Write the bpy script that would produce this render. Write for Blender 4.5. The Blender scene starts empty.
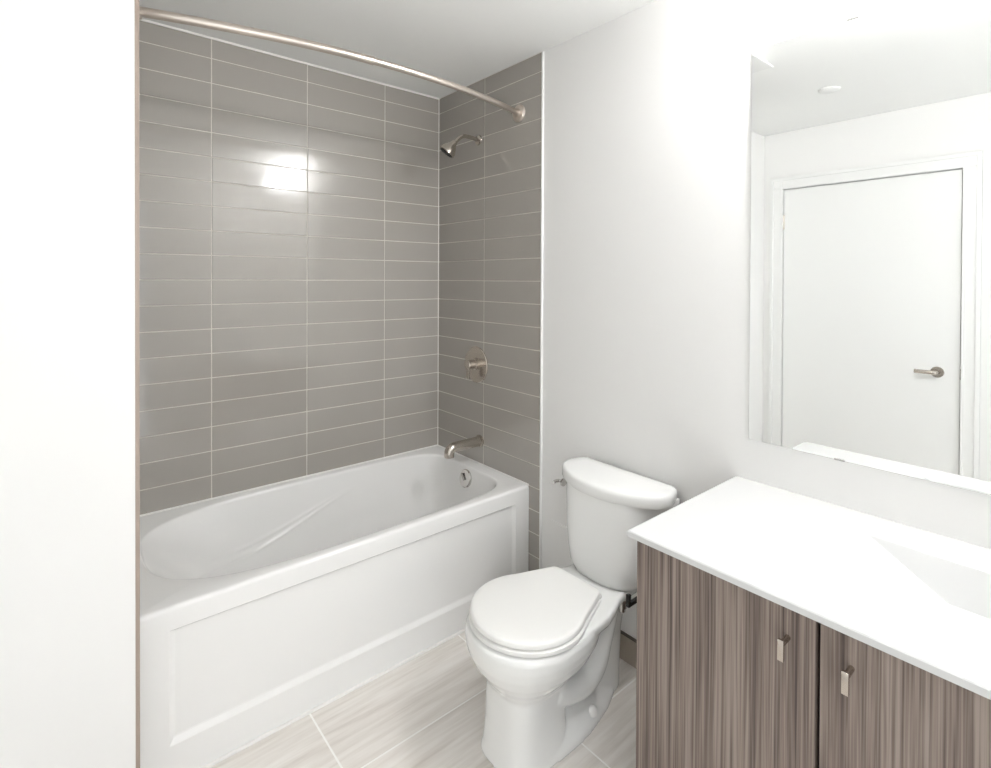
import bpy, bmesh, math, random
from mathutils import Vector, Matrix
random.seed(7)
PI = math.pi
scene = bpy.context.scene
COL = scene.collection

# ------------------------------------------------------------------ camera
CAM = Vector((-1.681, -2.489, 1.456))
FWD = Vector((0.6438, 0.76515, -0.00853)); RGT = Vector((0.76519, -0.64379, 0.00441)); UPV = RGT.cross(FWD)
cam_data = bpy.data.cameras.new('camera')
cam_data.sensor_width = 36.0
cam_data.lens = 36.0 * 528.0 / 991.0
cam_data.shift_y = -100.5 / 991.0
cam_data.clip_start = 0.02
cam = bpy.data.objects.new('camera', cam_data); COL.objects.link(cam)
mrot = Matrix((RGT, UPV, -FWD)).transposed()
cam.matrix_world = Matrix.Translation(CAM) @ mrot.to_4x4()
scene.camera = cam

# ------------------------------------------------------------------ world and exposure
SKY = 1.9               # fill light entering by the added, unseen doorway behind the camera
world = bpy.data.worlds.new('world'); scene.world = world
world.use_nodes = True
world.node_tree.nodes['Background'].inputs[0].default_value = (0.93, 0.97, 1.0, 1)
world.node_tree.nodes['Background'].inputs[1].default_value = SKY
scene.view_settings.view_transform = 'Standard'
scene.view_settings.look = 'None'
scene.view_settings.gamma = 1.0
scene.view_settings.use_curve_mapping = False
scene.view_settings.exposure = 0.28
VANITY_EMIT = 165.0

portal = bpy.data.lights.new('fill_doorway_portal', 'AREA'); portal.shape = 'RECTANGLE'; portal.size = 0.96; portal.size_y = 2.09
portal.cycles.is_portal = True  # samples the fill coming through the added doorway
po = bpy.data.objects.new('fill_doorway_portal', portal); COL.objects.link(po); po.location = (-1.54, -3.0, 1.045); po.rotation_euler = (PI / 2, 0, 0)
# ------------------------------------------------------------------ dimensions (metres)
ZC = 2.470            # ceiling
XL = -2.190           # wall with the door
YR = -2.970           # wall behind the camera
XE = -1.507           # end of the tub alcove
YW = -0.850           # face of the wing wall
YE = -0.814           # edge of the tiles on the right wall
ZR = 0.513            # tub rim

# ------------------------------------------------------------------ materials
def S(r, g, b):
    def f(c):
        c /= 255.0
        return c / 12.92 if c <= 0.04045 else ((c + 0.055) / 1.055) ** 2.4
    return (f(r), f(g), f(b), 1.0)

def mat(name, color, rough=0.5, metal=0.0, coat=0.0, spec=0.5, noise=None, bump=None, emit=None):
    m = bpy.data.materials.new(name); m.use_nodes = True
    nt = m.node_tree; b = nt.nodes['Principled BSDF']
    b.inputs['Base Color'].default_value = color
    b.inputs['Roughness'].default_value = rough
    b.inputs['Metallic'].default_value = metal
    b.inputs['Coat Weight'].default_value = coat
    b.inputs['Coat Roughness'].default_value = 0.05
    b.inputs['Specular IOR Level'].default_value = spec
    tc = nt.nodes.new('ShaderNodeTexCoord')
    if noise:
        sc, amt = noise
        n = nt.nodes.new('ShaderNodeTexNoise'); n.inputs['Scale'].default_value = sc; n.inputs['Detail'].default_value = 3
        nt.links.new(tc.outputs['Object'], n.inputs['Vector'])
        mx = nt.nodes.new('ShaderNodeMix'); mx.data_type = 'RGBA'
        mx.inputs['A'].default_value = color
        mx.inputs['B'].default_value = tuple(c * (1 - amt) for c in color[:3]) + (1,)
        nt.links.new(n.outputs['Fac'], mx.inputs['Factor'])
        nt.links.new(mx.outputs['Result'], b.inputs['Base Color'])
    if bump:
        sc, st, dist = bump
        n = nt.nodes.new('ShaderNodeTexNoise'); n.inputs['Scale'].default_value = sc; n.inputs['Detail'].default_value = 2
        nt.links.new(tc.outputs['Object'], n.inputs['Vector'])
        bp = nt.nodes.new('ShaderNodeBump'); bp.inputs['Strength'].default_value = st; bp.inputs['Distance'].default_value = dist
        nt.links.new(n.outputs['Fac'], bp.inputs['Height'])
        nt.links.new(bp.outputs['Normal'], b.inputs['Normal'])
    if emit:
        b.inputs['Emission Color'].default_value = emit[0]
        b.inputs['Emission Strength'].default_value = emit[1]
    return m

M = {}
M['paint'] = mat('wall_paint', S(243, 242, 240), 0.6, spec=0.3, noise=(2.0, 0.015), bump=(260, 0.08, 0.001))
M['ceil'] = mat('ceiling_paint', S(250, 250, 248), 0.75, spec=0.2, noise=(2.0, 0.015), bump=(300, 0.1, 0.001))
M['trim'] = mat('trim_paint', S(242, 242, 240), 0.3, spec=0.4, noise=(3.0, 0.01))
M['tile'] = mat('glazed_tile', S(169, 164, 157), 0.095, spec=0.95, noise=(5.0, 0.05), bump=(6, 0.06, 0.01))
M['floor_grout'] = mat('floor_grout', S(252, 250, 246), 0.8, spec=0.2, noise=(40, 0.04))
M['grout'] = mat('grout', S(214, 209, 202), 0.8, spec=0.2, noise=(40, 0.05))
M['acrylic'] = mat('white_acrylic', S(244, 243, 241), 0.16, spec=0.45, noise=(3, 0.01))
M['ceramic'] = mat('white_ceramic', S(243, 243, 241), 0.07, spec=0.5, noise=(3, 0.01))
M['plastic'] = mat('white_seat_plastic', S(245, 244, 241), 0.28, spec=0.4, noise=(3, 0.01))
M['counter'] = mat('white_solid_surface', S(213, 213, 212), 0.22, spec=0.4, noise=(3, 0.008))
M['nickel'] = mat('brushed_nickel', S(200, 192, 183), 0.22, 1.0, noise=(30, 0.08))
M['chrome'] = mat('chrome', S(205, 203, 200), 0.09, 1.0, noise=(30, 0.04))
M['rod'] = mat('satin_nickel_rod', S(222, 212, 203), 0.32, 1.0, noise=(30, 0.06))
M['mirror'] = mat('mirror_silvering', (0.96, 0.97, 0.965, 1), 0.0, 1.0)
M['mirror_edge'] = mat('mirror_glass_edge', S(205, 212, 208), 0.1, spec=0.5)
M['black'] = mat('black_metal', S(14, 12, 11), 0.4, 0.3, noise=(20, 0.1))
M['dark'] = mat('dark_gap', S(16, 14, 13), 0.8)
M['trimline'] = mat('dark_edge', S(92, 84, 76), 0.5, noise=(30, 0.1))
M['edge'] = mat('shadow_gap_edge_trim', S(168, 152, 140), 0.4, noise=(20, 0.1))  # taupe stands in for the shadow gap at the wing wall edge
M['caulk'] = mat('white_caulk', S(242, 240, 236), 0.5)
M['base'] = mat('base_tile', S(176, 165, 152), 0.45, noise=(18, 0.12))
M['lamp'] = mat('frosted_vanity_glass', (1, 1, 1, 1), 0.4, emit=((0.985, 0.99, 1.0, 1), VANITY_EMIT))

def grain_mat(name, cols, scale, rough, fine, spec=0.35, bumpst=0.05):
    """streaks along one axis: scale is stretched per axis"""
    m = bpy.data.materials.new(name); m.use_nodes = True
    nt = m.node_tree; b = nt.nodes['Principled BSDF']
    b.inputs['Roughness'].default_value = rough
    b.inputs['Specular IOR Level'].default_value = spec
    tc = nt.nodes.new('ShaderNodeTexCoord')
    mp = nt.nodes.new('ShaderNodeMapping'); mp.inputs['Scale'].default_value = scale
    nt.links.new(tc.outputs['Object'], mp.inputs['Vector'])
    n1 = nt.nodes.new('ShaderNodeTexNoise'); n1.inputs['Scale'].default_value = 1.0
    n1.inputs['Detail'].default_value = 4; n1.inputs['Roughness'].default_value = 0.6
    n1.inputs['Distortion'].default_value = 0.4
    nt.links.new(mp.outputs['Vector'], n1.inputs['Vector'])
    mp2 = nt.nodes.new('ShaderNodeMapping'); mp2.inputs['Scale'].default_value = tuple(s * f for s, f in zip(scale, fine))
    nt.links.new(tc.outputs['Object'], mp2.inputs['Vector'])
    n2 = nt.nodes.new('ShaderNodeTexNoise'); n2.inputs['Scale'].default_value = 1.0; n2.inputs['Detail'].default_value = 3
    nt.links.new(mp2.outputs['Vector'], n2.inputs['Vector'])
    mx = nt.nodes.new('ShaderNodeMath'); mx.operation = 'MULTIPLY_ADD'
    mx.inputs[1].default_value = 0.5
    ml = nt.nodes.new('ShaderNodeMath'); ml.operation = 'MULTIPLY'; ml.inputs[1].default_value = 0.5
    nt.links.new(n2.outputs['Fac'], ml.inputs[0])
    nt.links.new(n1.outputs['Fac'], mx.inputs[0]); nt.links.new(ml.outputs[0], mx.inputs[2])
    cr = nt.nodes.new('ShaderNodeValToRGB')
    els = cr.color_ramp.elements
    els[0].position = cols[0][0]; els[0].color = cols[0][1]
    els[1].position = cols[-1][0]; els[1].color = cols[-1][1]
    for pz, c in cols[1:-1]:
        e = els.new(pz); e.color = c
    nt.links.new(mx.outputs[0], cr.inputs['Fac'])
    nt.links.new(cr.outputs['Color'], b.inputs['Base Color'])
    bp = nt.nodes.new('ShaderNodeBump'); bp.inputs['Strength'].default_value = bumpst; bp.inputs['Distance'].default_value = 0.002
    nt.links.new(mx.outputs[0], bp.inputs['Height']); nt.links.new(bp.outputs['Normal'], b.inputs['Normal'])
    return m

M['wood'] = grain_mat('grey_brown_wood_laminate',
                      [(0.36, S(76, 66, 61)), (0.45, S(110, 97, 90)), (0.52, S(133, 120, 111)), (0.62, S(155, 142, 133))],
                      (30, 62, 1.1), 0.5, (3, 4.2, 2.5))
M['floor'] = grain_mat('vein_cut_floor_tile',
                       [(0.34, S(210, 203, 195)), (0.46, S(226, 220, 213)), (0.56, S(235, 230, 224)), (0.68, S(241, 237, 232))],
                       (2.0, 17, 17), 0.4, (1.6, 3, 3), spec=0.35, bumpst=0.03)

# ------------------------------------------------------------------ mesh helpers
def box(bm, x0, x1, y0, y1, z0, z1, mi=0, bev=0.0, seg=2):
    xs = sorted((x0, x1)); ys = sorted((y0, y1)); zs = sorted((z0, z1))
    t = bmesh.new()
    bmesh.ops.create_cube(t, size=1)
    bmesh.ops.scale(t, vec=(xs[1] - xs[0], ys[1] - ys[0], zs[1] - zs[0]), verts=t.verts)
    bmesh.ops.translate(t, vec=((xs[0] + xs[1]) / 2, (ys[0] + ys[1]) / 2, (zs[0] + zs[1]) / 2), verts=t.verts)
    if bev > 0:
        bmesh.ops.bevel(t, geom=list(t.edges), offset=bev, segments=seg, affect='EDGES', profile=0.5)
    for f in t.faces: f.material_index = mi
    merge(bm, t)

def merge(bm, t):
    vm = {}
    for v in t.verts: vm[v] = bm.verts.new(v.co)
    for f in t.faces:
        try:
            nf = bm.faces.new([vm[v] for v in f.verts]); nf.material_index = f.material_index; nf.smooth = f.smooth
        except ValueError: pass
    t.free()

def frame(d):
    d = Vector(d).normalized()
    a = Vector((0, 0, 1)) if abs(d.z) < 0.9 else Vector((1, 0, 0))
    u = d.cross(a).normalized(); v = d.cross(u).normalized()
    return u, v, d

def lathe(bm, origin, axis, prof, n=40, mi=0, closed=True):
    """prof: list of (radius, distance along axis)"""
    o = Vector(origin); u, v, d = frame(axis)
    rings = []
    for r, h in prof:
        if r <= 1e-6:
            rings.append([bm.verts.new(o + d * h)])
        else:
            rings.append([bm.verts.new(o + d * h + u * r * math.cos(2 * PI * k / n) + v * r * math.sin(2 * PI * k / n)) for k in range(n)])
    for a, b in zip(rings, rings[1:]):
        for k in range(n):
            k2 = (k + 1) % n
            if len(a) == 1 and len(b) == 1: continue
            if len(a) == 1: f = bm.faces.new([a[0], b[k], b[k2]])
            elif len(b) == 1: f = bm.faces.new([a[k], b[0], a[k2]])
            else: f = bm.faces.new([a[k], b[k], b[k2], a[k2]])
            f.material_index = mi
    if closed:
        for rg in (rings[0], rings[-1]):
            if len(rg) > 2: bm.faces.new(rg).material_index = mi

def tube(bm, pts, radii, n=20, mi=0):
    pts = [Vector(q) for q in pts]
    if not isinstance(radii, (list, tuple)): radii = [radii] * len(pts)
    rings = []; pu = None
    for i, q in enumerate(pts):
        d = (pts[min(i + 1, len(pts) - 1)] - pts[max(i - 1, 0)]).normalized()
        if pu is None: u, v, _ = frame(d)
        else:
            u = (pu - d * pu.dot(d)).normalized(); v = d.cross(u)
        pu = u
        rings.append([bm.verts.new(q + u * radii[i] * math.cos(2 * PI * k / n) + v * radii[i] * math.sin(2 * PI * k / n)) for k in range(n)])
    for a, b in zip(rings, rings[1:]):
        for k in range(n):
            k2 = (k + 1) % n
            bm.faces.new([a[k], b[k], b[k2], a[k2]]).material_index = mi
    bm.faces.new(rings[0]).material_index = mi; bm.faces.new(rings[-1]).material_index = mi

def smoothcurve(pts, sub=8):
    pts = [Vector(q) for q in pts]; out = []
    for i in range(len(pts) - 1):
        p0 = pts[max(i - 1, 0)]; p1 = pts[i]; p2 = pts[i + 1]; p3 = pts[min(i + 2, len(pts) - 1)]
        for k in range(sub):
            t = k / sub
            out.append(0.5 * ((2 * p1) + (p2 - p0) * t + (2 * p0 - 5 * p1 + 4 * p2 - p3) * t * t + (3 * p1 - p0 - 3 * p2 + p3) * t ** 3))
    out.append(pts[-1]); return out

def loft(bm, rings, cap0=True, cap1=True, mi=0):
    rv = [[bm.verts.new(q) for q in r] for r in rings]
    n = len(rv[0])
    for a, b in zip(rv, rv[1:]):
        for k in range(n):
            k2 = (k + 1) % n
            bm.faces.new([a[k], a[k2], b[k2], b[k]]).material_index = mi
    if cap0: bm.faces.new(rv[0]).material_index = mi
    if cap1: bm.faces.new(rv[-1]).material_index = mi
    return rv

def obj(name, bm, mats, parent=None, smooth=None, loc=None):
    """one mesh object from a bmesh in world coordinates; smooth = auto smooth angle in degrees"""
    bmesh.ops.remove_doubles(bm, verts=bm.verts, dist=1e-6)
    bmesh.ops.recalc_face_normals(bm, faces=bm.faces)
    if smooth is not None:
        for f in bm.faces: f.smooth = True
        for e in bm.edges:
            if len(e.link_faces) == 2 and e.calc_face_angle(0) > math.radians(smooth): e.smooth = False
    base = Vector((0, 0, 0))
    if parent is not None: base = parent_world(parent)
    if loc is not None: base = Vector(loc)
    if base.length > 0: bmesh.ops.translate(bm, vec=-base, verts=bm.verts)
    me = bpy.data.meshes.new(name); bm.to_mesh(me); bm.free()
    if not isinstance(mats, (list, tuple)): mats = [mats]
    for m_ in mats: me.materials.append(m_)
    o = bpy.data.objects.new(name, me); COL.objects.link(o)
    if parent is not None: o.parent = parent
    if loc is not None:
        o.location = base - (parent_world(parent) if parent is not None else Vector((0, 0, 0)))
    return o

def parent_world(p):
    v = Vector((0, 0, 0))
    while p is not None:
        v += p.location; p = p.parent
    return v

def thing(name, label, cat, loc, group=None):
    o = bpy.data.objects.new(name, None); COL.objects.link(o)
    o.empty_display_size = 0.1; o.location = loc
    return tag(o, label, cat, group)

def tag(o, label, cat, group=None):
    o['label'] = label; o['category'] = cat
    if group: o['group'] = group
    return o

def struct(name, bm, mats, parent=None, smooth=None):
    o = obj(name, bm, mats, parent, smooth)
    if parent is None: o['kind'] = 'structure'
    return o

# ------------------------------------------------------------------ room shell
bm = bmesh.new()
# floor: thin tile slabs (0.615 x 0.313) laid in straight rows over a grout bed
box(bm, XL - 0.1, 0.1, YR - 0.1, 0.1, -0.1, -0.0006, 1)
xs = [-0.410 + 0.6125 * k for k in range(-4, 3)]; ys = [-1.0445 - 0.313 * k for k in range(-5, 8)]
for xa, xb in zip(xs, xs[1:]):
    for ya, yb in zip(ys, ys[1:]):
        g = 0.0030
        x0, x1 = max(xa + g, XL - 0.05), min(xb - g, 0.05); y0, y1 = max(yb + g, YR - 0.05), min(ya - g, 0.05)
        if x1 - x0 > 0.01 and y1 - y0 > 0.01: box(bm, x0, x1, y0, y1, -0.01, 0.0, 0)
struct('floor', bm, [M['floor'], M['floor_grout']])
bm = bmesh.new(); box(bm, XL - 0.1, 0.1, YR - 0.1, 0.1, ZC, ZC + 0.1); struct('ceiling', bm, M['ceil'])
bm = bmesh.new(); box(bm, 0.0, 0.1, YR - 0.1, 0.1, -0.1, ZC + 0.05); wall_right = struct('wall_right', bm, M['paint'])
DX0, DX1 = -2.02, -1.06          # unseen doorway added behind the camera to let fill light in
bm = bmesh.new(); box(bm, XL - 0.1, DX0, YR - 0.1, YR, -0.1, ZC + 0.05); box(bm, DX1, 0.0, YR - 0.1, YR, -0.1, ZC + 0.05)
box(bm, DX0, DX1, YR - 0.1, YR, 2.09, ZC + 0.05); struct('wall_front', bm, M['paint'])
bm = bmesh.new(); box(bm, XL - 0.1, XE - 0.0012, YW, 0.1, -0.1, ZC + 0.05, 0); struct('wall_wing', bm, M['paint'])
# wall with the door: opening
DY0, DY1, DZ = -0.975, -1.915, 2.082
bm = bmesh.new()
box(bm, XL - 0.1, XL, YW + 0.01, DY0 + 0.004, -0.1, ZC + 0.05)
box(bm, XL - 0.1, XL, DY1 - 0.004, YR - 0.1, -0.1, ZC + 0.05)
box(bm, XL - 0.1, XL, DY0 + 0.004, DY1 - 0.004, DZ + 0.004, ZC + 0.05)
box(bm, XL - 0.14, XL - 0.1, YW, YR - 0.1, -0.1, ZC + 0.05)
struct('wall_left', bm, M['paint'])

# ---- tiled walls: every tile a bevelled, very slightly tilted slab in one mesh per wall
ROW0, ROW = 1.4469, 0.104
def rows(zlo, zhi):
    r = [zlo]; k = -20
    while k < 20:
        z = ROW0 + k * ROW
        if zlo + 0.006 < z < zhi - 0.006: r.append(z)
        k += 1
    return r + [zhi]
def tile_wall(name, cols, zlo, zhi, place, thick=0.008, core=None):
    bm = bmesh.new()
    if core: box(bm, *core, 1)
    g = 0.0021; ch = 0.0010
    def P(u, w, z): return place(u, w, z)
    zs = rows(zlo, zhi)
    us = sorted(cols)
    # grout bed
    vs = [P(u, thick - 0.0012, z) for u, z in ((us[0], zlo), (us[-1], zlo), (us[-1], zhi), (us[0], zhi))]
    f = bm.faces.new([bm.verts.new(v) for v in vs]); f.material_index = 1
    for ua, ub in zip(us, us[1:]):
        for za, zb in zip(zs, zs[1:]):
            tu, tz = random.gauss(0, 0.0016), random.gauss(0, 0.0022)
            u0, u1, z0, z1 = ua + g, ub - g, za + g, zb - g
            uc, zc = (ua + ub) / 2, (za + zb) / 2
            def W(u, z): return thick + tu * (u - uc) + tz * (z - zc)
            lo = [(u0, z0), (u1, z0), (u1, z1), (u0, z1)]
            hi = [(u0 + ch, z0 + ch), (u1 - ch, z0 + ch), (u1 - ch, z1 - ch), (u0 + ch, z1 - ch)]
            a = [bm.verts.new(P(u, 0.0, z)) for u, z in lo]
            b = [bm.verts.new(P(u, W(u, z) - ch * 0.7, z)) for u, z in lo]
            c = [bm.verts.new(P(u, W(u, z), z)) for u, z in hi]
            for k in range(4):
                k2 = (k + 1) % 4
                bm.faces.new([a[k], a[k2], b[k2], b[k]]); bm.faces.new([b[k], b[k2], c[k2], c[k]])
            bm.faces.new(c)
    return struct(name, bm, [M['tile'], M['grout']])
TH = 0.008
tile_wall('wall_back', [XE, -1.1603, -0.7528, -0.3453, 0.0 - TH], 0.4, ZC - 0.002, lambda u, w, z: Vector((u, TH - w, z)), core=(XL - 0.1, 0.1, TH, 0.12, -0.1, ZC + 0.05))
tile_wall('wall_shower', [YE, -0.410, -0.001], 0.0, ZC - 0.002, lambda u, w, z: Vector((-w, u, z)))
tile_wall('wall_alcove', [YE, -0.410, -0.001], 0.0, ZC - 0.002, lambda u, w, z: Vector((XE - 0.008 + w, u, z)))
# white edge strip of the tiling, strip tinted like a shadow gap, caulk lines
bm = bmesh.new(); box(bm, -0.0095, 0.0, YE - 0.008, YE - 0.0005, 0.0, ZC - 0.001, 0, 0.001); struct('trim_1', bm, M['trim'])
bm = bmesh.new(); box(bm, XE - 0.009, XE + 0.0008, YW - 0.001, YE - 0.0005, 0.0, ZC - 0.001, 0, 0.001); struct('trim_2', bm, M['edge'])
bm = bmesh.new()
box(bm, XE, -TH, -0.006, 0.0, ZC - 0.007, ZC, 0)
box(bm, -TH - 0.003, -TH + 0.001, -0.003, 0.001, ZR, ZC - 0.004, 0)
box(bm, -TH - 0.004, -TH, YE, 0.0, ZC - 0.003, ZC, 0)
box(bm, XE, -TH, -0.004, 0.001, ZR - 0.004, ZR + 0.006, 0)
box(bm, -TH - 0.004, -TH, -0.745, 0.0, ZR - 0.004, ZR + 0.005, 0)
struct('trim_3', bm, M['caulk'])
bm = bmesh.new(); box(bm, XE + 0.002, -TH, -0.7540, -0.742, -0.001, 0.008, 0, 0.002); struct('trim_4', bm, M['caulk'])

# tile base along the toilet wall
bm = bmesh.new()
box(bm, -0.010, 0.0, YE - 0.010, -1.713, 0.0, 0.098, 0)
box(bm, -0.0115, 0.0, YE - 0.010, -1.713, 0.098, 0.103, 1)
struct('baseboard_right', bm, [M['base'], M['trimline']])
bm = bmesh.new(); box(bm, XL, XE - 0.012, YW - 0.010, YW, 0.0, 0.098, 0); box(bm, XL, XE - 0.012, YW - 0.0115, YW, 0.098, 0.103, 1)
struct('baseboard_wing', bm, [M['base'], M['trimline']])

# ---- door (seen in the mirror)
bm = bmesh.new()
for a, b, o in ((0.0, 0.080, 0.009), (0.058, 0.080, 0.014), (0.0, 0.012, 0.011)):
    box(bm, XL, XL + o, DY0 + a, DY0 + b, 0.0, DZ + 0.080, 0, 0.002)
    box(bm, XL, XL + o, DY1 - a, DY1 - b, 0.0, DZ + 0.080, 0, 0.002)
    box(bm, XL, XL + o - 0.0003, DY0 + 0.079, DY1 - 0.079, DZ + a, DZ + b, 0, 0.002)
struct('trim_5', bm, M['trim'])
bm = bmesh.new()     # jamb
box(bm, XL - 0.1, XL + 0.002, DY0 - 0.002, DY0 + 0.012, 0.0, DZ + 0.01); box(bm, XL - 0.1, XL + 0.002, DY1 - 0.012, DY1 + 0.002, 0.0, DZ + 0.01)
box(bm, XL - 0.1, XL + 0.002, DY0, DY1, DZ - 0.002, DZ + 0.012)
struct('trim_6', bm, M['trim'])
bm = bmesh.new(); box(bm, XL - 0.046, XL - 0.005, DY0 - 0.0055, DY1 + 0.0055, 0.006, DZ - 0.006, 0, 0.0015)
door = struct('door_1', bm, M['trim'])
hy, hz, hx = -1.812, 0.937, XL - 0.005
bm = bmesh.new()
lathe(bm, (hx, hy, hz), (1, 0, 0), [(0.031, 0.0), (0.031, 0.007), (0.029, 0.010), (0.0, 0.010)], 36)
tube(bm, smoothcurve([(hx + 0.008, hy, hz), (hx + 0.036, hy, hz), (hx + 0.050, hy + 0.012, hz), (hx + 0.052, hy + 0.05, hz), (hx + 0.052, hy + 0.095, hz)], 6), 0.0115, 18)
h = obj('door_handle', bm, M['nickel'], door, 40); h['label'] = 'brushed nickel lever handle'
for z0 in (1.855, 0.22):
    bm = bmesh.new(); lathe(bm, (XL - 0.006, DY0 - 0.003, z0 - 0.05), (0, 0, 1), [(0.0075, 0), (0.0075, 0.1)], 16)
    hh = obj('hinge', bm, M['nickel'], door, 40); hh['label'] = 'small nickel hinge'
bm = bmesh.new(); box(bm, XL - 0.03, XL + 0.0035, DY1 - 0.004, DY1 + 0.004, hz - 0.03, hz + 0.03)
st = obj('strike_plate', bm, M['nickel'], door); st['label'] = 'nickel strike plate'

# ---- things on the ceiling
bm = bmesh.new(); lathe(bm, (-1.492, -1.476, ZC), (0, 0, -1), [(0.052, 0.0), (0.052, 0.004), (0.047, 0.008), (0.0, 0.008)], 40)
tag(obj('sprinkler_cover', bm, M['trim'], None, 40, loc=(-1.492, -1.476, ZC)), 'small round white sprinkler cover plate on the ceiling, seen in the mirror', 'sprinkler cover')
fan = thing('exhaust_fan', 'square white exhaust fan grille on the ceiling, its edge seen at the mirror top corner', 'fan', (-0.76, -1.31, ZC))
bm = bmesh.new(); box(bm, -0.886, -0.636, -1.44, -1.19, ZC - 0.030, ZC - 0.022, 0, 0.002); obj('grille', bm, M['trim'], fan)
bm = bmesh.new(); box(bm, -0.866, -0.656, -1.42, -1.21, ZC - 0.022, ZC, 0); obj('housing', bm, M['trim'], fan)
# ---- vanity light above the mirror
LY, LZ = -2.22, 2.335
vl = thing('vanity_light', 'bar light with three frosted globes on the wall above the mirror', 'light', (0, LY, LZ))
bm = bmesh.new(); box(bm, -0.03, 0.0, LY - 0.10, LY + 0.10, LZ - 0.05, LZ + 0.05, 0, 0.004); obj('wall_plate', bm, M['nickel'], vl)
bm = bmesh.new(); box(bm, -0.050, -0.022, LY - 0.30, LY + 0.30, LZ - 0.018, LZ + 0.018, 0, 0.004); obj('bar', bm, M['nickel'], vl)
for k in (-1, 0, 1):
    yk = LY + 0.21 * k
    bm = bmesh.new(); tube(bm, [(-0.045, yk, LZ), (-0.075, yk, LZ)], [0.016, 0.024], 20); obj('socket', bm, M['nickel'], vl, 40)
    bm = bmesh.new(); lathe(bm, (-0.070, yk, LZ), (-1, 0, 0), [(0.022, 0.0)] + [(0.044 * math.sin(a), 0.042 - 0.044 * math.cos(a)) for a in [0.55 + (PI - 0.55) * q / 14 for q in range(14)]] + [(0, 0.086)], 28)
    obj('glass_globe', bm, M['lamp'], vl, 60)

# ------------------------------------------------------------------ mirror
MY0, MY1, MZ0, MZ1 = -1.737, -2.90, 0.9575, 2.1726
mir = thing('wall_mirror', 'large frameless wall mirror above the white vanity counter', 'mirror', (0, (MY0 + MY1) / 2, MZ0))
bm = bmesh.new()
box(bm, -0.0055, -0.0005, MY0, MY1, MZ0, MZ1, 1)
for f in bm.faces:
    if f.calc_center_median().x < -0.0054: f.material_index = 0
obj('glass', bm, [M['mirror'], M['mirror_edge']], mir)
for y, z, s in ((-2.007, MZ1, 1), (-1.986, MZ0, -1), (-2.65, MZ1, 1), (-2.65, MZ0, -1)):
    bm = bmesh.new()
    box(bm, -0.0072, -0.0056, y - 0.013, y + 0.013, z - s * 0.003, z + s * 0.002, 0, 0.0004)
    box(bm, -0.0072, 0.0, y - 0.013, y + 0.013, z + s * 0.0004, z + s * 0.002, 0)
    c = obj('clip', bm, M['chrome'], mir); c['label'] = 'small metal mirror clip'

# ------------------------------------------------------------------ vanity
CX, CZ = -0.578, 0.828
VY0, VY1 = -1.714, -2.935
van = thing('vanity_cabinet', 'grey-brown wood grain vanity cabinet under the white counter', 'cabinet', (-0.28, (VY0 + VY1) / 2, 0))
bm = bmesh.new()
box(bm, -0.544, -0.02, VY0, VY0 - 0.018, 0.10, 0.8125, 0); box(bm, -0.544, -0.02, VY1, VY1 + 0.018, 0.10, 0.8125, 0)
box(bm, -0.544, -0.03, VY0 - 0.018, VY1 + 0.018, 0.10, 0.118, 0); box(bm, -0.030, -0.02, VY0 - 0.018, VY1 + 0.018, 0.10, 0.8125, 0)
box(bm, -0.48, -0.02, VY0 - 0.004, VY1 + 0.004, 0.0, 0.10, 0)
obj('body', bm, M['wood'], van)
bm = bmesh.new(); box(bm, -0.540, -0.530, VY0 - 0.019, VY1 + 0.019, 0.119, 0.8115, 0); obj('carcass_front', bm, M['dark'], van)
seams = [VY0, -2.121, -2.528, VY1]
for i in range(3):
    a, b = seams[i], seams[i + 1]
    a -= 0.0 if i == 0 else 0.0036; b += 0.0 if i == 2 else 0.0036
    bm = bmesh.new(); box(bm, -0.563, -0.5442, a, b, 0.106, 0.8105, 0, 0.0008)
    d = obj('door', bm, M['wood'], van)
    ky = (-2.067, -2.176, -2.58)[i]
    bm = bmesh.new(); box(bm, -0.6000, -0.5930, ky - 0.0058, ky + 0.0058, 0.7160, 0.7570, 0, 0.0012)
    tube(bm, [(-0.563, ky, 0.747), (-0.595, ky, 0.747)], 0.0055, 14)
    k = obj('pull', bm, M['nickel'], d, 40); k['label'] = 'small brushed nickel T-shaped pull'

ct = thing('vanity_counter', 'white solid countertop with integrated rectangular sink', 'countertop', (-0.28, -2.3, 0.8126))
bm = bmesh.new()
X0, X1, Y0, Y1 = CX, 0.0, -1.6945, -2.950
bx0, bx1, by0, by1 = -0.470, -0.132, -2.090, -2.63
zt, zb = CZ, 0.8127
def V(*a): return bm.verts.new(a)
def rect(x0, x1, y0, y1, z, e=0.0): return [V(x0, y0, z), V(x1, y0, z), V(x1, y1, z), V(x0, y1, z)]
b_ = 0.0025
o0 = rect(X0, X1, Y0, Y1, zb); o1 = rect(X0, X1, Y0, Y1, zt - b_); o2 = rect(X0 + b_, X1, Y0 - b_, Y1 + b_, zt)
r0 = rect(bx0 - 0.004, bx1 + 0.004, by0 + 0.004, by1 - 0.004, zt); r1 = rect(bx0, bx1, by0, by1, zt - 0.003)
r2 = rect(bx0 + 0.045, bx1 - 0.05, by0 - 0.16, by1 + 0.16, zt - 0.078); r3 = rect(bx0 + 0.06, bx1 - 0.065, by0 - 0.20, by1 + 0.20, zt - 0.083)
u2 = rect(bx0 - 0.004, bx1 + 0.004, by0 + 0.004, by1 - 0.004, zb)
u3 = rect(bx0 + 0.03, bx1 - 0.03, by0 - 0.15, by1 + 0.15, zt - 0.10)
for A, B in ((o0, o1), (o1, o2), (o2, r0), (r0, r1), (r1, r2), (r2, r3), (o0, u2), (u2, u3)):
    for k in range(4):
        k2 = (k + 1) % 4; bm.faces.new([A[k], A[k2], B[k2], B[k]])
bm.faces.new(r3); bm.faces.new(u3)
obj('top', bm, M['counter'], ct)
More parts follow.
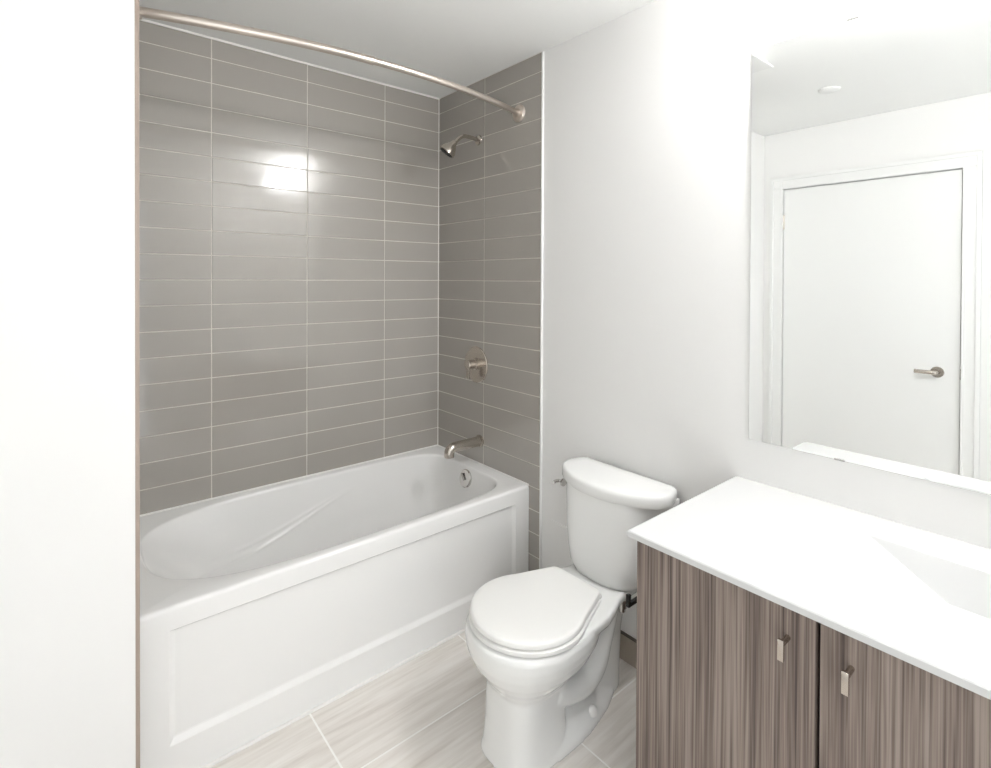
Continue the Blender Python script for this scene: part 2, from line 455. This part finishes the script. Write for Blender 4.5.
dx, dy, dz = -0.305, -2.365, zt - 0.083
bm = bmesh.new(); lathe(bm, (dx, dy, dz), (0, 0, 1), [(0.024, -0.004), (0.024, 0.003), (0.018, 0.0045), (0.016, 0.001), (0.012, 0.005), (0.0, 0.007)], 32)
k = obj('drain', bm, M['nickel'], ct, 40); k['label'] = 'round nickel sink drain'

# ------------------------------------------------------------------ bathtub
tub = thing('bathtub', 'white alcove bathtub with a panelled apron against the grey tiles', 'bathtub', (-0.757, -0.37, 0))
TX0, TX1, TYF, TYB = XE + 0.003, -TH - 0.0005, -0.745, -0.0012
NB = 640
bcx, bcy = -0.80, -0.372
def basin_pt(th, xl, xr, ry, nl, nr, cy=bcy):
    c, s = math.cos(th), math.sin(th)
    n, rx = (nr, xr - bcx) if c >= 0 else (nl, bcx - xl)
    e = 2.0 / n
    return (bcx + rx * math.copysign(abs(c) ** e, c), cy + ry * math.copysign(abs(s) ** e, s))
def lerp(a, b, t): return a + (b - a) * t
def sm(t): t = max(0, min(1, t)); return t * t * (3 - 2 * t)
# even sampling of the rim outline by arc length, kept as parameter angles
def even_params(n):
    fine = [2 * PI * k / 4000 for k in range(4001)]
    L = [0]; pr = basin_pt(0, -1.45, -0.075, 0.333, 3, 6)
    for t in fine[1:]:
        q = basin_pt(t, -1.45, -0.075, 0.333, 3, 6); L.append(L[-1] + math.hypot(q[0] - pr[0], q[1] - pr[1])); pr = q
    out = []; j = 0
    for k in range(n):
        target = L[-1] * k / n
        while L[j + 1] < target: j += 1
        f = (target - L[j]) / max(1e-9, L[j + 1] - L[j]); out.append(lerp(fine[j], fine[j + 1], f))
    return out
TP = even_params(NB)
def ring_at(s):
    """s 0 = rim, 1 = floor edge"""
    z = ZR - 0.010 - 0.345 * (1 - (1 - s) ** 1.25) if s < 1 else ZR - 0.355
    xl = lerp(-1.445, -1.02, s ** 0.95); xr = lerp(-0.080, -0.155, s)
    ry = lerp(0.328, 0.255, s); nl = lerp(3.0, 2.6, s); nr = lerp(6.0, 4.0, s)
    return [Vector((*basin_pt(t, xl, xr, ry, nl, nr), z)) for t in TP]
rings = []
# outer rectangle (with rounded front edge) -> deck -> lip -> basin
def outer(inset, z):
    out = []
    for t in TP:
        px, py = basin_pt(t, -1.45, -0.075, 0.333, 3, 6)
        dx_, dy_ = px - bcx, py - bcy
        x0, x1, y0, y1 = TX0, TX1, TYF + inset, TYB
        k = min(((x1 - bcx) / dx_) if dx_ > 1e-9 else (((x0 - bcx) / dx_) if dx_ < -1e-9 else 1e9),
                ((y1 - bcy) / dy_) if dy_ > 1e-9 else (((y0 - bcy) / dy_) if dy_ < -1e-9 else 1e9))
        out.append(Vector((bcx + dx_ * k, bcy + dy_ * k, z)))
    for cx_, cy_ in ((TX0, TYF + inset), (TX1, TYF + inset), (TX0, TYB), (TX1, TYB)):   # snap the nearest sample to each corner
        j = min(range(NB), key=lambda i: (out[i].x - cx_) ** 2 + (out[i].y - cy_) ** 2); out[j] = Vector((cx_, cy_, z))
    return out
rings.append(outer(0.0, ZR - 0.05)); rings.append(outer(0.0, ZR - 0.014))
for a in (22.5, 45, 67.5, 90):
    rings.append(outer(0.014 * (1 - math.cos(math.radians(a))), ZR - 0.014 + 0.014 * math.sin(math.radians(a))))
def rim(off, z): return [Vector((*basin_pt(t, -1.445 - off, -0.080 + off, 0.328 + off, 3, 6), z)) for t in TP]
rings.append(rim(0.010, ZR)); rings.append(rim(0.006, ZR - 0.0012)); rings.append(rim(0.0025, ZR - 0.004))
NS = 90
for k in range(NS + 1): rings.append(ring_at(k / NS))
fl = rings[-1]
for q, dz_ in ((0.97, 0.004), (0.9, 0.010), (0.8, 0.014)):
    rings.append([Vector((lerp(-0.6, v.x, q), lerp(bcy, v.y, q), v.z - dz_)) for v in fl])
rings.append([Vector((lerp(-0.6, v.x, 0.02), lerp(bcy, v.y, 0.02), ZR - 0.375)) for v in fl])
# moulded armrest ridge running from the backrest up along the far side
CREASES = [smoothcurve([Vector(c) for c in pts], 12) for pts in (
    [(-1.36, -0.50, 0.43), (-1.30, -0.38, 0.365), (-1.238, -0.262, 0.323), (-1.148, -0.170, 0.291), (-1.038, -0.112, 0.279), (-0.926, -0.085, 0.298), (-0.812, -0.074, 0.335), (-0.691, -0.066, 0.378), (-0.589, -0.060, 0.411), (-0.515, -0.056, 0.438)],
    [(-1.215, -0.20, 0.335), (-1.183, -0.165, 0.325), (-1.098, -0.118, 0.314), (-0.990, -0.087, 0.318), (-0.879, -0.074, 0.341), (-0.763, -0.067, 0.374), (-0.640, -0.060, 0.410), (-0.515, -0.056, 0.440)])]
for ci, cv in enumerate(CREASES):
    nseg = len(cv) - 1
    for rg in rings[9:9 + NS]:
        for vi, v in enumerate(rg):
            best, bt = 1e9, 0
            if v.x > -0.48 or v.z > 0.47: continue
            for c in range(0, nseg + 1, 2):
                dd = (cv[c] - v).length_squared
                if dd < best: best, bt = dd, c
            if best > 0.0016: continue
            best = 1e9
            for c in range(max(0, bt - 3), min(nseg, bt + 3)):
                a_, b2 = cv[c], cv[c + 1]; ab = b2 - a_
                t_ = max(0, min(1, (v - a_).dot(ab) / ab.length_squared)); dd = (a_ + ab * t_ - v).length
                if dd < best: best, bt = dd, c + t_
            fade = sm(bt / nseg / 0.2) * sm((1 - bt / nseg) / 0.3)
            h_ = 0.0045 * math.exp(-(best / 0.0065) ** 2) * fade * (1.0 if ci == 0 else 0.7)
            inw = Vector((bcx - v.x, bcy - v.y, 0)) ; inw = Vector((inw.x * 0.35, inw.y, abs(inw.length) * 0.6)).normalized()
            rg[vi] = v + inw * h_
bm = bmesh.new()
rv = loft(bm, rings, cap0=False, cap1=True)
obj('shell', bm, M['acrylic'], tub, 45)
# apron with recessed panel
bm = bmesh.new()
ax0, ax1, az0, az1 = TX0, TX1, 0.0, ZR - 0.05
px0, px1, pz0, pz1 = -1.425, -0.088, 0.112, 0.446
def R4(x0, x1, z0, z1, y): return [bm.verts.new((x0, y, z0)), bm.verts.new((x1, y, z0)), bm.verts.new((x1, y, z1)), bm.verts.new((x0, y, z1))]
A = [R4(ax0, ax1, az0, az1, TYF + 0.05), R4(ax0, ax1, az0, az1, TYF), R4(px0, px1, pz0, pz1, TYF),
     R4(px0 + 0.003, px1 - 0.003, pz0 + 0.005, pz1 - 0.002, TYF + 0.0025), R4(px0 + 0.012, px1 - 0.012, pz0 + 0.016, pz1 - 0.006, TYF + 0.009),
     R4(px0 + 0.016, px1 - 0.016, pz0 + 0.021, pz1 - 0.008, TYF + 0.010)]
for a, b in zip(A, A[1:]):
    for k in range(4):
        k2 = (k + 1) % 4; bm.faces.new([a[k], a[k2], b[k2], b[k]])
bm.faces.new(A[-1]); bm.faces.new(A[0])
obj('apron', bm, M['acrylic'], tub)
# overflow plate and drain
bm = bmesh.new()
oc = Vector((-0.091, -0.374, 0.455)); od = Vector((-1, 0, 0.22)).normalized()
lathe(bm, oc - od * 0.006, od, [(0.044, 0.0), (0.044, 0.010), (0.040, 0.014), (0.012, 0.016), (0, 0.016)], 40)
tube(bm, [oc + od * 0.012 + Vector((0, 0.020, 0.020)), oc + od * 0.016 + Vector((0, -0.006, -0.006))], 0.0055, 12)
k = obj('overflow_plate', bm, M['chrome'], tub, 35); k['label'] = 'round chrome overflow plate'
bm = bmesh.new(); lathe(bm, (-0.30, bcy, ZR - 0.372), (0, 0, 1), [(0.036, -0.005), (0.036, 0.005), (0.028, 0.007), (0.0, 0.009)], 36)
k = obj('drain', bm, M['chrome'], tub, 35); k['label'] = 'round chrome tub drain'

# ------------------------------------------------------------------ shower fittings
WX = -TH
rod = thing('shower_rod', 'curved satin nickel shower curtain rod across the tub opening', 'shower rod', (0, -0.665, 2.229))
def rodpt(t):
    return Vector((lerp(WX, XE, t), lerp(-0.667, -0.640, t) - 0.118 * 4 * t * (1 - t), lerp(2.229, 2.226, t)))
jt = 0.535
bm = bmesh.new(); tube(bm, [rodpt(lerp(0.004, jt + 0.02, k / 30)) for k in range(31)], 0.0128, 20); obj('inner_tube', bm, M['rod'], rod, 40)
bm = bmesh.new(); tube(bm, [rodpt(lerp(jt, 0.996, k / 30)) for k in range(31)], 0.0142, 20)
tube(bm, [rodpt(jt - 0.003), rodpt(jt + 0.006)], 0.0152, 20); obj('outer_tube', bm, M['rod'], rod, 40)
for t, d in ((0.0, -1), (1.0, 1)):
    bm = bmesh.new(); q = rodpt(t)
    lathe(bm, q, (d, 0, 0), [(0.041, 0), (0.041, 0.004), (0.036, 0.010), (0.020, 0.014), (0.017, 0.030), (0.0, 0.030)], 40)
    obj('flange', bm, M['rod'], rod, 35)

sh = thing('wall_shower', 'brushed nickel shower head on a bent arm on the tiled wall', 'shower', (WX, -0.362, 2.165))
AY = -0.362
arm = smoothcurve([(WX, AY, 2.165), (-0.06, AY, 2.170), (-0.105, AY, 2.168), (-0.135, AY, 2.150), (-0.162, AY, 2.122)], 8)
bm = bmesh.new(); tube(bm, arm, 0.010, 18); obj('arm', bm, M['nickel'], sh, 40)
bm = bmesh.new(); lathe(bm, (WX, AY, 2.165), (-1, 0, 0), [(0.026, 0), (0.024, 0.006), (0.012, 0.012), (0.0, 0.012)], 32); obj('flange', bm, M['nickel'], sh, 40)
hd = Vector((-0.50, 0.36, -0.79)).normalized(); ho = Vector((-0.158, AY, 2.130))
bm = bmesh.new(); lathe(bm, ho, hd, [(0.011, -0.006), (0.016, 0.004), (0.018, 0.014), (0.027, 0.026), (0.040, 0.048), (0.043, 0.064), (0.041, 0.068), (0.0, 0.068)], 36)
obj('head', bm, M['nickel'], sh, 35)
bm = bmesh.new(); lathe(bm, ho + hd * 0.0682, hd, [(0.035, 0), (0.034, 0.002), (0.0, 0.003)], 36)
hu, hv, _ = frame(hd)
for r, n in ((0.010, 6), (0.018, 10), (0.026, 14)):
    for k in range(n):
        a = 2 * PI * k / n
        lathe(bm, ho + hd * 0.070 + hu * r * math.cos(a) + hv * r * math.sin(a), hd, [(0.0018, 0), (0.0012, 0.003), (0, 0.003)], 8)
obj('spray_face', bm, M['black'], sh, 40)['label'] = 'dark spray face with nozzles'

va = thing('shower_valve', 'round brushed nickel shower valve with lever on the tiled wall', 'shower valve', (WX, -0.352, 1.016))
bm = bmesh.new(); lathe(bm, (WX, -0.352, 1.016), (-1, 0, 0), [(0.093, 0), (0.093, 0.004), (0.090, 0.007), (0.0, 0.008)], 64); obj('escutcheon', bm, M['nickel'], va, 35)
bm = bmesh.new(); lathe(bm, (WX - 0.006, -0.352, 1.020), (-1, 0, 0), [(0.030, 0), (0.030, 0.012), (0.024, 0.016), (0.024, 0.052), (0.021, 0.056), (0, 0.056)], 40)
box(bm, WX - 0.060, WX - 0.046, -0.352 - 0.011, -0.352 + 0.011, 0.948, 1.022, 0, 0.004)
obj('lever', bm, M['nickel'], va, 35)

sp = thing('tub_spout', 'brushed nickel tub spout over the end of the bathtub', 'spout', (WX, -0.384, 0.628))
bm = bmesh.new()
tube(bm, smoothcurve([(WX, -0.384, 0.630), (-0.10, -0.384, 0.630), (-0.160, -0.384, 0.630), (-0.182, -0.384, 0.628), (-0.195, -0.384, 0.618), (-0.199, -0.384, 0.604), (-0.199, -0.384, 0.588)], 8), 0.0245, 28)
obj('spout_body', bm, M['nickel'], sp, 40)
bm = bmesh.new(); lathe(bm, (WX, -0.384, 0.630), (-1, 0, 0), [(0.030, 0), (0.030, 0.008), (0.024, 0.012), (0, 0.012)], 36); obj('flange', bm, M['nickel'], sp, 40)

# ------------------------------------------------------------------ toilet
TY = -1.297
toi = thing('toilet', 'white two-piece toilet with closed lid between the tub and the vanity', 'toilet', (-0.40, TY, 0))
NT = 72
def sring(xf, xb, hw, z, n=2.3, nb=None, xc=None, y0=TY):
    """closed ring: front at xf, back at xb, half width hw"""
    if xc is None: xc = (xf + xb) / 2
    nb = nb or n; out = []
    for k in range(NT):
        t = 2 * PI * k / NT; c, s = math.cos(t), math.sin(t)
        if c < 0: rx, e = xc - xf, 2 / n
        else: rx, e = xb - xc, 2 / nb
        out.append(Vector((xc + rx * math.copysign(abs(c) ** e, c), y0 + hw * math.copysign(abs(s) ** e, s), z)))
    return out
bm = bmesh.new()
# column and bowl
secs = [(-0.676, -0.43, 0.112, 0.000, 3.3), (-0.676, -0.43, 0.112, 0.008, 3.3), (-0.670, -0.43, 0.108, 0.030, 3.3), (-0.662, -0.435, 0.104, 0.10, 3.3),
        (-0.660, -0.435, 0.104, 0.17, 3.3), (-0.661, -0.42, 0.106, 0.215, 2.8), (-0.672, -0.39, 0.118, 0.237, 2.6), (-0.692, -0.35, 0.140, 0.262, 2.4), (-0.713, -0.31, 0.162, 0.292, 2.3),
        (-0.728, -0.285, 0.177, 0.325, 2.25), (-0.735, -0.275, 0.184, 0.352, 2.2), (-0.736, -0.27, 0.185, 0.378, 2.2), (-0.731, -0.275, 0.180, 0.392, 2.2), (-0.715, -0.29, 0.166, 0.397, 2.2)]
loft(bm, [sring(a, b, w, z, n, xc=(-0.53 if z > 0.24 else None)) for a, b, w, z, n in secs])
# rear deck
def deck(z, e):
    pts = []
    half = [(-0.50, 0.170), (-0.42, 0.172), (-0.34, 0.166), (-0.29, 0.150), (-0.24, 0.128), (-0.19, 0.117), (-0.10, 0.114), (-0.055, 0.108)]
    L = [(x, TY - (w - e)) for x, w in half] + [(x, TY + (w - e)) for x, w in reversed(half)]
    return [Vector((x if x < -0.06 else x - e, y, z)) for x, y in L]
loft(bm, [deck(0.300, 0.075), deck(0.335, 0.035), deck(0.360, 0.010), deck(0.372, 0.002), deck(0.388, 0.0), deck(0.396, 0.003), deck(0.399, 0.010)])
# rear support, trapway and foot flange
loft(bm, [sring(-0.34, -0.10, 0.055, 0.0, 2.6), sring(-0.34, -0.10, 0.055, 0.06, 2.6), sring(-0.36, -0.09, 0.055, 0.20, 2.6), sring(-0.40, -0.075, 0.075, 0.33, 2.6)])
for s in (-1, 1):
    tube(bm, smoothcurve([(-0.50, TY + s * 0.062, 0.185), (-0.43, TY + s * 0.066, 0.160), (-0.36, TY + s * 0.066, 0.150), (-0.30, TY + s * 0.062, 0.178), (-0.255, TY + s * 0.050, 0.235), (-0.22, TY + s * 0.044, 0.300), (-0.20, TY + s * 0.042, 0.36)], 8),
         0.047, 24)
def foot(z, e):
    half = [(-0.56, 0.108), (-0.50, 0.113), (-0.42, 0.114), (-0.36, 0.108), (-0.30, 0.096), (-0.24, 0.082), (-0.18, 0.058), (-0.145, 0.030), (-0.135, 0.010)]
    L = [(x, TY - max(w - e, 0.004)) for x, w in half] + [(x, TY + max(w - e, 0.004)) for x, w in reversed(half)]
    return [Vector((x - (e if x > -0.25 else 0), y, z)) for x, y in L]
loft(bm, [foot(0.0, 0.0), foot(0.020, 0.000), foot(0.030, 0.004), foot(0.043, 0.012), foot(0.075, 0.031), foot(0.099, 0.050), foot(0.108, 0.066)])
bowl = obj('bowl', bm, M['ceramic'], toi)
rm = bowl.modifiers.new('remesh', 'REMESH'); rm.mode = 'VOXEL'; rm.voxel_size = 0.004; rm.use_smooth_shade = True
smo = bowl.modifiers.new('smooth', 'SMOOTH'); smo.factor = 0.5; smo.iterations = 6
for s in (-1, 1):
    bm = bmesh.new(); lathe(bm, (-0.330, TY + s * 0.084, 0.036), (0, 0, 1), [(0.019, 0), (0.019, 0.012), (0.016, 0.019), (0.008, 0.023), (0, 0.024)], 28)
    obj('bolt_cap', bm, M['plastic'], toi, 50)
# tank
bm = bmesh.new()
def tring(xf, xb, hw, z):
    """flat back, bowed front with rounded corners"""
    pts = []; N = 40
    for k in range(N + 1):
        t = -1 + 2 * k / N
        w = hw * math.copysign(1 - (1 - abs(t)) ** 1.25, t)
        pts.append((xb + (xf - xb) * (1 - abs(w / hw) ** 4.2) ** 0.55 * (1 - 0.10 * (w / hw) ** 2), TY + w))
    return [Vector((x, y, z)) for x, y in pts] + [Vector((xb, TY + hw * q, z)) for q in (0.985, 0.5, 0.0, -0.5, -0.985)]
loft(bm, [tring(-0.212, -0.040, 0.146, 0.394), tring(-0.231, -0.032, 0.164, 0.401), tring(-0.238, -0.030, 0.180, 0.424), tring(-0.239, -0.028, 0.196, 0.48), tring(-0.238, -0.027, 0.207, 0.56), tring(-0.236, -0.025, 0.212, 0.64), tring(-0.234, -0.024, 0.214, 0.700)])
obj('tank', bm, M['ceramic'], toi, 50)
bm = bmesh.new()
def lring(z, e):
    half = [(-0.022, 0.0), (-0.022, 0.200), (-0.036, 0.212), (-0.085, 0.228), (-0.118, 0.228), (-0.150, 0.216), (-0.183, 0.183), (-0.213, 0.132), (-0.234, 0.075), (-0.241, 0.025)]
    pts = [(x, w) for x, w in half[1:]]
    c = [Vector((x, w, 0)) for x, w in pts]
    # smooth the bowed front, keep the back corners crisp
    sm_ = [c[0]] + smoothcurve(c[1:], 5)
    L = [(v.x, TY - v.y) for v in sm_] + [(v.x, TY + v.y) for v in reversed(sm_)]
    cx_ = -0.13; out = []
    for x, y in L:
        d = Vector((x - cx_, y - TY)); k = 1 - e / max(d.length, 0.03)
        out.append(Vector((cx_ + d.x * (1 - e / 0.11), TY + d.y * (1 - e / 0.22), z)))
    return out
loft(bm, [lring(0.697, 0.010), lring(0.698, 0.002), lring(0.703, 0.0), lring(0.727, 0.0), lring(0.734, 0.002), lring(0.7385, 0.006), lring(0.741, 0.014), lring(0.7425, 0.05)])
obj('tank_lid', bm, M['ceramic'], toi, 40)
bm = bmesh.new()
lathe(bm, (-0.150, TY + 0.206, 0.662), (0, 1, 0), [(0.015, 0), (0.015, 0.007), (0.010, 0.011), (0, 0.011)], 24)
tube(bm, smoothcurve([(-0.150, TY + 0.214, 0.662), (-0.153, TY + 0.228, 0.664), (-0.166, TY + 0.233, 0.664), (-0.182, TY + 0.234, 0.663)], 6), 0.0065, 14)
k = obj('flush_lever', bm, M['chrome'], toi, 40); k['label'] = 'chrome flush lever'
# seat and lid
def lidring(z, e, grow=0.0):
    R = 0.180 + grow; cx_ = -0.537; pts = []
    a0 = 60
    for k in range(61):
        a = math.radians(lerp(a0, 360 - a0, k / 60))
        pts.append(((R - e) * math.cos(a) + cx_, (R - e) * math.sin(a)))
    pts = [(x - (0.004 * math.cos(0)), y) for x, y in pts]
    hb = 0.110
    bk = [(-0.325 - e, -hb + e * 0.6), (-0.312 - e, -hb + 0.005 + e * 0.5), (-0.305 - e, -hb + 0.017), (-0.303 - e, -hb + 0.032), (-0.303 - e, hb - 0.032), (-0.305 - e, hb - 0.017), (-0.312 - e, hb - 0.005 - e * 0.5), (-0.325 - e, hb - e * 0.6)]
    return [Vector((x, TY + y, z)) for x, y in pts + bk]
def shrink(e, k, z): return [Vector((-0.52 + (v.x + 0.52) * k, TY + (v.y - TY) * k, z)) for v in lidring(z, e)]
bm = bmesh.new(); loft(bm, [lidring(0.399, 0.006, 0.004), lidring(0.401, 0.0, 0.004), lidring(0.411, 0.0, 0.004), lidring(0.4145, 0.005, 0.004)]); obj('seat', bm, M['plastic'], toi, 40)
bm = bmesh.new(); loft(bm, [lidring(0.4180, 0.008), lidring(0.4192, 0.0), lidring(0.430, 0.0), lidring(0.4345, 0.0025), lidring(0.4370, 0.008), shrink(0.008, 0.93, 0.4383), shrink(0.008, 0.75, 0.4400), shrink(0.008, 0.3, 0.4410)]); obj('seat_lid', bm, M['plastic'], toi, 40)
for s in (-1, 1):
    bm = bmesh.new(); box(bm, -0.312, -0.282, TY + s * 0.075 - 0.014, TY + s * 0.075 + 0.014, 0.396, 0.414, 0, 0.006, 3); obj('hinge', bm, M['plastic'], toi, 40)

for q in (-1, 1):
    bm = bmesh.new(); lathe(bm, (-0.192, TY + q * 0.100, 0.322), (0, 0, 1), [(0.010, 0), (0.013, 0.004), (0.013, 0.016), (0.019, 0.018), (0.019, 0.036), (0.021, 0.038), (0.021, 0.048), (0, 0.048)], 20)
    k = obj('tank_bolt', bm, M['chrome'], toi, 35); k['label'] = 'chrome tank bolt under the bowl'

# black paper holder on the vanity side
tp = thing('paper_holder', 'black toilet paper holder on the side of the vanity', 'paper holder', (-0.45, VY0, 0.62))
bm = bmesh.new(); box(bm, -0.480, -0.440, VY0 - 0.001, VY0 + 0.006, 0.590, 0.630, 0, 0.001); obj('mount', bm, M['black'], tp)
bm = bmesh.new(); box(bm, -0.464, -0.456, VY0 + 0.005, VY0 + 0.058, 0.597, 0.607, 0, 0.001)
box(bm, -0.526, -0.456, VY0 + 0.048, VY0 + 0.058, 0.597, 0.607, 0, 0.001); box(bm, -0.528, -0.518, VY0 + 0.048, VY0 + 0.058, 0.597, 0.630, 0, 0.001); obj('bar', bm, M['black'], tp)

# flat white plate low on the wall beside the tank
bm = bmesh.new(); box(bm, -0.007, 0.0, -0.885, -1.06, 0.17, 0.400, 0, 0.0015)
tag(obj('access_panel', bm, M['paint'], None, None, loc=(0, -0.97, 0.17)), 'flat white access panel low on the wall left of the toilet tank', 'panel')
